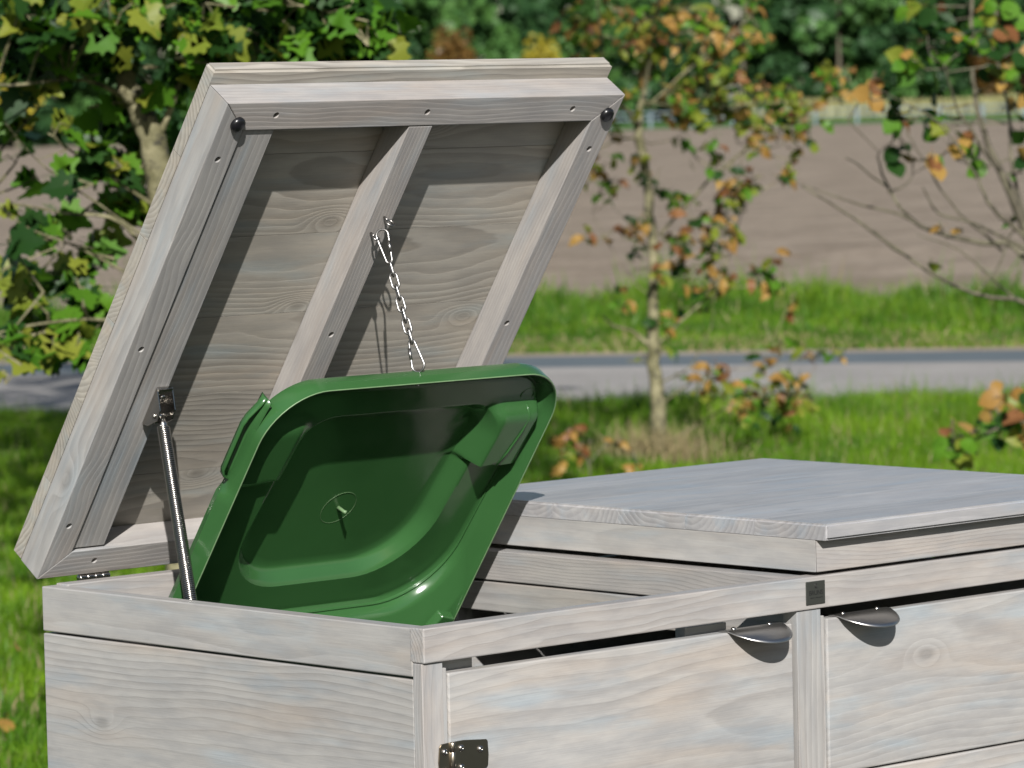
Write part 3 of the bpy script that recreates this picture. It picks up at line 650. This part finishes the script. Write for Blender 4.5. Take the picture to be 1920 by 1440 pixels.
def door(x0, x1, hx):
    dr = empty('door', (x0 if hx < .5 else x1, .006, Z-.06), parent=shed); L = dr.location
    z = 0.
    while z > -1.1:
        z1 = max(z-.2125, -1.12)
        obj('door_board', box(x0-L.x, x1-L.x, 0, .020, z1, z, .0022), W_GREY, dr, 'X'); z = z1-.0028
    # the pressed steel pull on the door's top edge
    bm = bmesh.new(); nu, nv = 28, 10; rows = []
    for i in range(nu+1):
        s = -1+2*i/nu; e = (1-abs(s)**2.2)**.62; row = []
        for j in range(nv+1):
            t = j/nv
            y = .012-(.012+.046*e)*t if e > 0 else .012*(1-t)
            dip = .0165*e*(t**1.7)+.004*e*math.sin(PI*t)*(-1)
            row.append(bm.verts.new((hx-L.x+s*(.058-.004*t), y, .0022-dip)))
        rows.append(row)
    for i in range(nu):
        for j in range(nv):
            try: bm.faces.new((rows[i][j], rows[i][j+1], rows[i+1][j+1], rows[i+1][j]))
            except Exception: pass
    bmesh.ops.recalc_face_normals(bm, faces=bm.faces)
    bmesh.ops.solidify(bm, geom=list(bm.faces), thickness=.0014)
    obj('handle', bm, BRUSHED, dr, smooth=True)
    for sx in (-.038, .030): dome_screw(dr, (hx-L.x+sx, .004, .0032), (0, -.1, 1), .0036)
    return dr
door(.0445, .6625, .592); door(.7295, SW-.036, .803)
# door hinge: two leaves, knuckles and five screws
def hinge():
    h = empty('hinge', (.0440, .0035, Z-.1685), parent=shed)
    def plate(pts, y0, y1):
        bm = bmesh.new(); n = len(pts)
        a = [bm.verts.new((x, y0, z)) for x, z in pts]; b = [bm.verts.new((x, y1, z)) for x, z in pts]
        bm.faces.new(a); bm.faces.new(b[::-1])
        for i in range(n): bm.faces.new((a[i], b[i], b[(i+1) % n], a[(i+1) % n]))
        bmesh.ops.recalc_face_normals(bm, faces=bm.faces)
        bmesh.ops.bevel(bm, geom=[e for e in bm.edges if abs(e.verts[0].co.y-e.verts[1].co.y) < 1e-6], offset=.0007, segments=2, affect='EDGES')
        return bm
    obj('leaf_plate', plate([(-.003, .0225), (-.018, .0215), (-.0205, .018), (-.0225, 0), (-.0205, -.018), (-.018, -.0215), (-.003, -.0225)], -.0022, 0), DARKST, h)
    obj('leaf_plate', plate([(.003, .0225), (.020, .0228), (.058, .0195), (.0605, .017), (.0615, 0), (.0605, -.012), (.058, -.015), (.020, -.0225), (.003, -.0225)], -.0022, 0), DARKST, h)
    for z0, z1 in ((.0225, .0115), (.0105, -.0105), (-.0115, -.0225)):
        obj('knuckle', lathe([(0, z0), (.0030, z0), (.0037, z0-.0008), (.0037, z1+.0008), (.0030, z1), (0, z1)], Matrix.Translation((0, -.0030, 0)), 14), DARKST, h, smooth=True)
    for x, z in ((-.0125, .0115), (-.0125, -.0120), (.0150, .0135), (.0150, -.0105), (.0470, .0085)):
        dome_screw(h, (x, -.0022, z), (0, -1, 0), .0046)
hinge()
# badge
pl = obj('badge', box(.7010-.0185, .7010+.0185, -.0016, -.0002, Z-.0375, Z-.0060, .0008), PLATE, shed)
def text(s, size, x, z, name='lettering'):
    c = bpy.data.curves.new('t', 'FONT'); c.body = s; c.size = size; c.align_x = 'CENTER'; c.extrude = .00012; c.offset = .00012
    t = bpy.data.objects.new('t', c); COL.objects.link(t); bpy.context.view_layer.update()
    me = bpy.data.meshes.new_from_object(t); bpy.data.objects.remove(t)
    o = bpy.data.objects.new(name, me); COL.objects.link(o); me.materials.append(INK); o.parent = pl
    o.location = (x, -.0017, z); o.rotation_euler = (PI/2, 0, 0); return o
text('BRUNS', .0088, .7012, Z-.0245)
bm = bmesh.new()
for k in range(14):
    x = .7012-.0115+k*.00175
    if k in (5, ): continue
    hgt = .0014 if k % 3 else .0010
    for q in hexa([(x, -.0019, Z-.0290), (x+.0010, -.0019, Z-.0290), (x+.0010, -.0017, Z-.0290), (x, -.0017, Z-.0290), (x, -.0019, Z-.0290+hgt), (x+.0010, -.0019, Z-.0290+hgt), (x+.0010, -.0017, Z-.0290+hgt), (x, -.0017, Z-.0290+hgt)]).faces:
        bm.faces.new([bm.verts.new(v.co) for v in q.verts])
obj('small_print', bm, INK, pl)
bm = tube([(.7012+.0019*math.cos(a*PI/8), -.0018, Z-.0118+.0024*math.sin(a*PI/8)) for a in range(16)], .00042, 5, True)
add_tube(bm, [(.6995, -.0018, Z-.0125), (.6998, -.0018, Z-.0148), (.7020, -.0018, Z-.0152), (.7045, -.0018, Z-.0150)], [.0004, .0006, .0006, .0003], 5)
obj('emblem', bm, INK, pl)

# ------------------------------------------------------------------ the lids
LH, LT, LL, LW, LO, LB = .0438, .0224, .8059, .7127, .0207, .0436
def screw_hole(target, pts):
    """bore real holes into a batten (in lid coordinates, from the underside) and leave a screw at the bottom"""
    cut = bmesh.new()
    for (u, v) in pts:
        bmesh.ops.create_cone(cut, cap_ends=True, segments=16, radius1=.0042, radius2=.0052, depth=.016, matrix=Matrix.Translation((u, v, -.001)))
    me = bpy.data.meshes.new('c'); cut.to_mesh(me); cut.free(); co = bpy.data.objects.new('c', me); COL.objects.link(co); co.parent = target.parent
    md = target.modifiers.new('b', 'BOOLEAN'); md.operation = 'DIFFERENCE'; md.solver = 'EXACT'; md.object = co
    bpy.context.view_layer.update()
    dg = bpy.context.evaluated_depsgraph_get(); nm = bpy.data.meshes.new_from_object(target.evaluated_get(dg))
    target.modifiers.clear(); target.data = nm; bpy.data.objects.remove(co)
    for (u, v) in pts:
        obj('screw', lathe([(.0036, -.0088), (.0034, -.0076), (.0017, -.0074), (.0013, -.0084), (0, -.0084)], Matrix.Translation((u, v, .0)), 12), HOLE, target.parent, smooth=True)
W_TOP = wood('sky_sheen_lid_top', (.53, .52, .525), (.39, .38, .385), .0085, .85, .3, .8); W_TOP.node_tree.nodes['Principled BSDF'].inputs['Roughness'].default_value = .38  # paler, cooler base colour carries the sky sheen on the closed lid
def lid(loc, R, label, holes):
    L = empty('lid', loc, R, shed); L['label'] = label
    # staves of the glued top board run along x; the joints show as fine lines
    n = 6; g = .0004
    for i in range(n):
        v0, v1 = LL*i/n, LL*(i+1)/n
        bm = box(0, LW, v0+(g if i else 0), v1-(g if i < n-1 else 0), -LH-LT, -LH-.0002, 0)
        E = [e for e in bm.edges if (i == 0 and max(p.co.y for p in e.verts) < 1e-6) or (i == n-1 and min(p.co.y for p in e.verts) > LL-1e-6) or (abs(e.verts[0].co.x-e.verts[1].co.x) < 1e-6 and abs(e.verts[0].co.z-e.verts[1].co.z) < 1e-6 and e.verts[0].co.z < -LH-.01)]
        bmesh.ops.bevel(bm, geom=E, offset=.0035, segments=3, affect='EDGES')
        obj('panel_board', bm, W_PANEL if holes else W_TOP, L, 'x')
    A, B = .0005, LW-.0005; f = LL-LO; k = .001
    def batten(p, axis, mtl): 
        lo = [(x, y, -LH) for x, y in p]; hi = [(x, y, 0) for x, y in p]
        return obj('batten', hexa(lo+hi, .0012), mtl, L, axis)
    q = .0002
    fb = batten([(A+q, f), (B-q, f), (B-LB-q, f-LB), (A+LB+q, f-LB)], 'X', W_PINK)
    lb = batten([(A, k), (A, f-q*2), (A+LB, f-LB-q*2), (A+LB, k+LB)], 'y', W_GREY)
    rb = batten([(B, k), (B, f-q*2), (B-LB, f-LB-q*2), (B-LB, k+LB)], 'y', W_PINK)
    bb = batten([(A+q, k-q), (B-q, k-q), (B-LB-q, k+LB-q*2), (A+LB+q, k+LB-q*2)], 'X', W_PINK)
    rib = obj('rib', box(.332, .374, LB+k+.0005, f-LB-.0015, -LH+.0001, -.0006, .0012), W_PINK, L, 'y')
    if holes:
        screw_hole(fb, [(.09, .7645), (.353, .7635), (.622, .763)])
        screw_hole(lb, [(.0215, .697), (.0215, .391), (.020, .092)]); screw_hole(rb, [(.689, .694), (.682, .392)])
        screw_hole(bb, [(.090, .024)]); screw_hole(rib, [(.352, .393)])
        lath = obj('lath', box(.0475, .100, .0475, .7405, -LH+.001, -.0035, .0012), W_GREY, L, 'y')
        for u in (.0295, .6915):
            obj('rubber_bumper', lathe([(.0106, 0), (.0108, .003), (.0098, .0055), (.0070, .0074), (.003, .0082), (0, .0084)], Matrix.Translation((u, .7530, 0)), 24), BLACK, L, smooth=True)
    for u in (.10, LW-.10):           # barrel hinges on the back edge
        hb = obj('lid_hinge', box(u-.026, u+.026, -.0015, .0, -.020, -.001, .0004, 1), STEEL, L)
        for s in range(4):
            a = u-.026+s*.013
            obj('knuckle', lathe([(0, 0), (.0048, 0), (.0054, .001), (.0054, .0115), (.0048, .0125), (0, .0125)], Matrix.Translation((a, -.0052, .0008)) @ Matrix.Rotation(PI/2, 4, 'Y'), 14), STEEL, hb, smooth=True)
        obj('screw', lathe([(.003, 0), (.002, .001), (0, .001)], frame_to((u, 0, .0), (0, -1, 0)), 10), STEEL, hb)
    return L
TH = .9655; ct, st_ = math.cos(TH), math.sin(TH)
R_open = Matrix(((1, 0, 0), (0, -ct, -st_), (0, st_, -ct)))
R_shut = Matrix(((1, 0, 0), (0, -1, 0), (0, 0, -1)))
LIDH = Vector((.004, .8068, .0062+Z))
lidA = lid(LIDH, R_open, 'raised left lid seen from below', True)
lid((.7041, -.0207+LL, Z+.0050), R_shut, 'closed right lid', False)
def lw(u, v, w_=0): return LIDH+Vector((u, 0, 0))+Vector((0, -ct, st_))*v+Vector((0, st_, ct))*w_

# spring stay on the left side
stay = empty('spring_stay', lw(.09, .29, 0), parent=shed); so_ = Vector(stay.location)
def rel(p): return Vector(p)-so_
for u in (.0765, .1020):
    pts = [rel(lw(u, a, b)) for a, b in ((.262, 0), (.322, 0), (.318, -.004), (.300, -.0215), (.285, -.0235), (.266, -.010))]
    bm = bmesh.new(); a_ = [bm.verts.new(p) for p in pts]; b_ = [bm.verts.new(p+Vector((.0014, 0, 0))) for p in pts]
    bm.faces.new(a_); bm.faces.new(b_[::-1])
    for i in range(len(pts)): bm.faces.new((a_[i], b_[i], b_[(i+1) % len(pts)], a_[(i+1) % len(pts)]))
    bmesh.ops.recalc_face_normals(bm, faces=bm.faces); obj('bracket_cheek', bm, STEEL, stay)
obj('bracket_base', hexa([rel(lw(u, v, w_)) for w_ in (0.0028, -.0014) for u, v in ((.0778, .262), (.102, .262), (.102, .322), (.0778, .322))], .0002, 1), STEEL, stay)
obj('bracket_base', hexa([rel(lw(u, v, w_)) for w_ in (-.002, -.0035) for u, v in ((.0778, .312), (.102, .312), (.102, .322), (.0778, .322))]), STEEL, stay)
for u, r in ((.0745, .004), (.104, .0045)):
    obj('pin', lathe([(0, 0), (r, 0), (r, .0015), (r*.6, .0025), (0, .0028)], frame_to(rel(lw(u+(.0 if u > .09 else .0022), .286, -.0145)), (1 if u > .09 else -1, 0, 0)), 14), STEEL, stay, smooth=True)
obj('pin', tube([rel(lw(.077, .286, -.0145)), rel(lw(.1025, .286, -.0145))], .0035, 12), STEEL, stay, smooth=True)
obj('screw', lathe([(.005, 0), (.004, .0015), (0, .002)], frame_to(rel(lw(.090, .307, -.0035)), (0, -st_, -ct)), 12), STEEL, stay, smooth=True)
p1 = lw(.0895, .286, -.0145); p2 = Vector((.0545, .522, Z-.045))
ax = (p2-p1).normalized(); e1 = ax.orthogonal().normalized(); e2 = ax.cross(e1); Ls = (p2-p1).length
obj('rod', tube([rel(p1), rel(p2)], .0042, 10), STEEL, stay, smooth=True)
obj('rod_eye', lathe([(0, 0), (.0058, 0), (.0058, .012), (.0048, .014), (0, .014)], frame_to(rel(p1)+ax*.004, ax), 14), STEEL, stay, smooth=True)
pitch = .0028; turns = int((Ls-.016)/pitch); pts = []
for i in range(turns*14+1):
    a = 2*PI*i/14; t = .016+pitch*i/14
    pts.append(rel(p1)+ax*t+(e1*math.cos(a)+e2*math.sin(a))*.0078)
obj('coil_spring', tube(pts, .00138, 6), STEEL, stay, smooth=True)

# ------------------------------------------------------------------ the wheelie bin
TG = .95; cg, sg = math.cos(TG), math.sin(TG)
BH = Vector((.095, .711, -.191+Z))
wb = empty('wheelie_bin', (.36, .40, .06)); tag(wb, 'green wheelie bin in the left compartment, its lid held open by a chain', 'wheelie bin'); wo_ = Vector(wb.location)
def rr(u0, u1, v0, v1, rf, rb, n=10, m_=10):
    """rounded rectangle, rf radius at the front (v1) corners, rb at the hinge (v0) corners"""
    P = []
    for cx, cy, r, a0 in ((u1-rb, v0+rb, rb, -PI/2), (u1-rf, v1-rf, rf, 0), (u0+rf, v1-rf, rf, PI/2), (u0+rb, v0+rb, rb, PI)):
        arc = [(cx+r*math.cos(a0+PI/2*k/n), cy+r*math.sin(a0+PI/2*k/n)) for k in range(n+1)]
        if P:
            a, b = P[-1], arc[0]; P += [(a[0]+(b[0]-a[0])*k/m_, a[1]+(b[1]-a[1])*k/m_) for k in range(1, m_)]
        P += arc
    a, b = P[-1], P[0]; P += [(a[0]+(b[0]-a[0])*k/m_, a[1]+(b[1]-a[1])*k/m_) for k in range(1, m_)]
    return P
def smst(a, b, x): t = min(1, max(0, (x-a)/(b-a))); return t*t*(3-2*t)
NA, MA = 12, 44
KEYS = [  # u0,u1,v0,v1,rf,rb,w, subdivisions to the next
    ((.000, .530, .050, .568, .085, .04), .0000, 1), ((.0012, .5288, .0512, .5668, .084, .04), -.0010, 1), ((.0030, .5270, .053, .565, .082, .04), .0000, 1),
    ((.0040, .5260, .084, .564, .081, .09), .0040, 10), ((.0170, .5130, .120, .549, .068, .112), .0285, 2), ((.0195, .5105, .1235, .5465, .066, .112), .0315, 2), ((.0235, .5065, .128, .5425, .064, .112), .0325, 16),
    ((.094, .448, .176, .502, .055, .110), .0330, 2), ((.0965, .4455, .1785, .4995, .053, .108), .0345, 4), ((.1075, .4295, .192, .4875, .045, .096), .0530, 2), ((.1110, .4255, .196, .484, .043, .092), .0550, 10),
    ((.24, .28, .32, .36, .015, .015), .0560, 1)]
def grip(u, v, w_):
    # the two hand grips pushed in from outside
    for s, uu in ((1, u), (-1, .530-u)):
        a = smst(.418, .448, uu)*(1-smst(.505, .524, uu)); b = smst(.388, .396, v)*(1-smst(.480, .512, v))
        w_ -= a*b*.021*(1. if s > 0 else .42)
    return w_
def bin_lid():
    bm = bmesh.new(); rings = []
    def ring(k, w_, g=True):
        P = [[x, y, grip(x, y, w_+(.085*(.37-y)*smst(.026, .034, w_))) if g else w_+.06*(.37-y)*smst(.034, .042, w_)] for x, y in rr(*k, n=NA, m_=MA)]
        if not g:
            for p in P:      # the skirt stands out below the left hand grip
                if p[0] < .02 and .008 < w_ < .033: p[0] -= .0065*(1-smst(.383, .398, p[1]))*smst(0, .02, w_)
        return [bm.verts.new((x, y, -z)) for x, y, z in P]
    seqs = []
    for (k, w_, n), (k2, w2, _) in zip(KEYS, KEYS[1:]):
        for i in range(n):
            t = i/n; seqs.append((tuple(a+(b-a)*t for a, b in zip(k, k2)), w_+(w2-w_)*t))
    seqs.append((KEYS[-1][0], KEYS[-1][1]))
    rings = [ring(*s) for s in seqs]
    n = len(rings[0])
    for a, b in zip(rings, rings[1:]):
        for i in range(n): bm.faces.new((a[i], b[i], b[(i+1) % n], a[(i+1) % n]))
    bm.faces.new(rings[-1])
    # outside skin
    out = [((.000, .530, .050, .568, .085, .04), .0), ((-.0010, .5305, .049, .5685, .086, .04), .010), ((-.0030, .5310, .048, .568, .087, .04), .021), ((.000, .527, .052, .563, .084, .05), .031), ((.006, .522, .056, .556, .08, .055), .038), ((.03, .50, .075, .538, .06, .06), .041),
           ((.08, .456, .16, .51, .055, .1), .0420), ((.10, .43, .19, .49, .05, .09), .060), ((.24, .28, .32, .36, .015, .015), .0645)]
    prev = rings[0]
    for k, w_ in out[1:]:
        cur = ring(k, w_, False)
        for i in range(n): bm.faces.new((prev[(i+1) % n], cur[(i+1) % n], cur[i], prev[i]))
        prev = cur
    bm.faces.new(prev[::-1])
    bmesh.ops.recalc_face_normals(bm, faces=bm.faces)
    return bm
R_bin = Matrix(((1, 0, 0), (0, -cg, -sg), (0, sg, -cg)))
bl = obj('lid', bin_lid(), GREEN, wb, smooth=True); bl.data.set_sharp_from_angle(angle=math.radians(33)); bl.location = BH-wo_; bl.rotation_euler = R_bin.to_euler()
# scuffed rim edge
obj('worn_rim', tube([(x, y, .0006) for x, y in rr(.0012, .5288, .0512, .5668, .084, .04, 12, 20)], .0010, 5, True), SCUFF, bl, smooth=True)
obj('rib_or_highlight_bead', tube([(x, y, -.0312-.085*(.37-y)*.55) for x, y in rr(.0200, .5100, .1240, .5460, .066, .112, 12, 20)], .0014, 6, True), GREEN, bl, smooth=True)  # bead added along the fold so that it catches a bright line
# sprue with ring round it, embossed ring in the corner
obj('moulding_stub', tube([(.268, .300, -.0615), (.270, .3015, -.050), (.2715, .3023, -.0470)], [.0030, .0024, .0028], 10), SCUFF, bl, smooth=True)
obj('moulded_ring', tube([(.268+.029*math.cos(a*PI/24), .300+.029*math.sin(a*PI/24), -.0553-.085*(.07-.029*math.sin(a*PI/24))) for a in range(48)], .00022, 5, True), SCUFF, bl, smooth=True)
obj('moulded_ring', tube([(.486+.0115*math.cos(a*PI/12), .512+.0115*math.sin(a*PI/12), -.0212) for a in range(24)], .0011, 6, True), GREEN, bl, smooth=True)
# thin rib on the right grip
obj('rib_or_highlight_bead', tube([(.486, .500, -.0150), (.492, .486, -.0045), (.490, .460, -.0040), (.484, .420, -.0070), (.478, .396, -.0100)], .0016, 6), GREEN, bl, smooth=True)
# outer hand flanges
for s in (0,):
    bm = bmesh.new(); prof = [(.000, -.012), (-.0020, -.024), (-.0075, -.0300), (-.0140, -.0290), (-.0165, -.0200)]
    rows = []
    vs = [.405, .410, .416, .425, .45, .50, .512, .522, .532, .543]
    for v in vs:
        e = smst(.405, .420, v)*(1-smst(.500, .545, v))
        rows.append([bm.verts.new(((x*e+.004*(1-e)) if s == 0 else .530-(x*e+.004*(1-e)), v, z)) for x, z in prof])
    for a, b in zip(rows, rows[1:]):
        for i in range(len(prof)-1): bm.faces.new((a[i], a[i+1], b[i+1], b[i]))
    bmesh.ops.recalc_face_normals(bm, faces=bm.faces); bmesh.ops.solidify(bm, geom=list(bm.faces), thickness=.0022)
    obj('grip_flange', bm, GREEN, bl, smooth=True)
# hinge tab on the lower right corner of the lid
obj('hinge_tab', hexa([(.478, .108, -.004), (.512, .092, -.004), (.520, .128, -.004), (.490, .135, -.004), (.480, .108, .010), (.512, .094, .008), (.517, .126, .012), (.492, .133, .010)], .002), GREEN, bl)
# body, rim, wheels
bm = bmesh.new(); prev = None
for z, x0, x1, y0, y1, r in ((.06, -.19, .19, -.19, .20, .04), (.80, -.235, .235, -.255, .25, .05), (.88, -.245, .245, -.268, .262, .05), (.89, -.268, .268, -.29, .285, .06), (.925, -.268, .268, -.29, .285, .06), (.925, -.24, .24, -.262, .257, .05), (.12, -.18, .18, -.18, .19, .04)):
    cur = [bm.verts.new((x, y, z)) for x, y in rr(x0, x1, y0, y1, r, r, 6, 4)]
    if prev:
        for i in range(len(cur)): bm.faces.new((prev[i], prev[(i+1) % len(cur)], cur[(i+1) % len(cur)], cur[i]))
    else: bm.faces.new(cur[::-1])
    prev = cur
bm.faces.new(prev); bmesh.ops.recalc_face_normals(bm, faces=bm.faces)
obj('body', bm, GREEN, wb)
for s in (-1, 1):
    obj('wheel', lathe([(0, 0), (.06, 0), (.095, .004), (.10, .012), (.10, .034), (.095, .042), (.06, .046), (0, .046)], frame_to((s*.205-(.0 if s > 0 else 0), .235, .10), (s, 0, 0)), 28), BLACK, wb, smooth=True)
obj('hinge_bar', tube([(-.22, .300, .93), (.22, .300, .93)], .012, 12), GREEN, wb, smooth=True)

# ------------------------------------------------------------------ the chain that holds the bin lid
top = Vector((.3530, .4690, Z+.4740)); end = Vector((.3560, .4010, Z+.2870))
ch = empty('lid_chain', end); tag(ch, 'short steel chain with snap hooks from the raised shed lid to the green bin lid', 'chain')
def cr(p): return Vector(p)-end
# screw eyes on the rib
e0 = lw(.3560, .592, 0)
def eye(c, nrm, r=.0062):
    q = frame_to(cr(c), nrm); pts = [q @ Vector((r*math.cos(a*PI/9), 0, .008+r+r*math.sin(a*PI/9))) for a in range(18)]
    bm = tube(pts, .0016, 7, True); add_tube(bm, [q @ Vector((0, 0, 0)), q @ Vector((0, 0, .009))], .0018, 7)
    return obj('screw_eye', bm, CHAINST, ch, smooth=True)
nd = Vector((0, -st_, -ct))
eye(e0, nd); eye(lw(.3440, .566, 0), nd, .0045)
dirn = (end-top).normalized()
def loopo(name, a, b, wdt, r, roll, pear=0):
    ax_ = (b-a); L_ = ax_.length; ax_.normalize(); s = ax_.cross(CF).normalized(); s = (Quaternion(ax_, roll) @ s)
    pts = []
    nn_ = 10; h = L_/2; c = (a+b)/2
    for k in range(nn_+1):
        t = PI*k/nn_; w1 = wdt/2*(1+pear); pts.append(c+ax_*(h-wdt/2*(1+pear)+w1*math.sin(t))+s*w1*math.cos(t))
    for k in range(nn_+1):
        t = PI*k/nn_; w1 = wdt/2*(1-pear); pts.append(c-ax_*(h-wdt/2*(1-pear)+w1*math.sin(t))-s*w1*math.cos(t))
    return obj(name, tube(pts, r, 8, True), CHAINST, ch, smooth=True), s
tot = (end-top).length; ca = .046; cb = .040
A0 = cr(top)-dirn*.002; A1 = cr(top)+dirn*ca
hk, s_ = loopo('snap_hook', A0, A1, .0125, .0016, .15, -.35)
obj('hook_sleeve', tube([A0+dirn*.018+s_*.0066, A0+dirn*.034+s_*.0048], .0024, 10), CHAINST, ch, smooth=True)
B0 = cr(end)-dirn*cb; nl = 7; span = (B0-A1).length; pl_ = span/nl
for i in range(nl):
    a = A1+dirn*(pl_*i-.0030); b = A1+dirn*(pl_*(i+1)+.0030)
    sag = Vector((0, 0, -.0025*math.sin(PI*(i+.5)/nl)))
    loopo('link', a+sag, b+sag, .0100, .00155, .25 if i % 2 else 1.35)
hk, s_ = loopo('snap_hook', B0-dirn*.002, cr(end)+dirn*.003, .0135, .0016, .35, .35)
obj('hook_sleeve', tube([B0+dirn*.008-s_*.0060, B0+dirn*.024-s_*.0075], .0023, 10), CHAINST, ch, smooth=True)
obj('washer', lathe([(.0022, 0), (.0062, 0), (.0062, .0012), (.0022, .0012)], frame_to(cr(end)+Vector((.004, .004, -.004)), (0, -cg, sg)), 16), HOLE, ch)
obj('screw_eye', tube([cr(end)+Vector((0, .004, -.022)), cr(end)+Vector((0, .002, -.004))], .002, 8), CHAINST, ch)

S.render.engine = 'CYCLES'
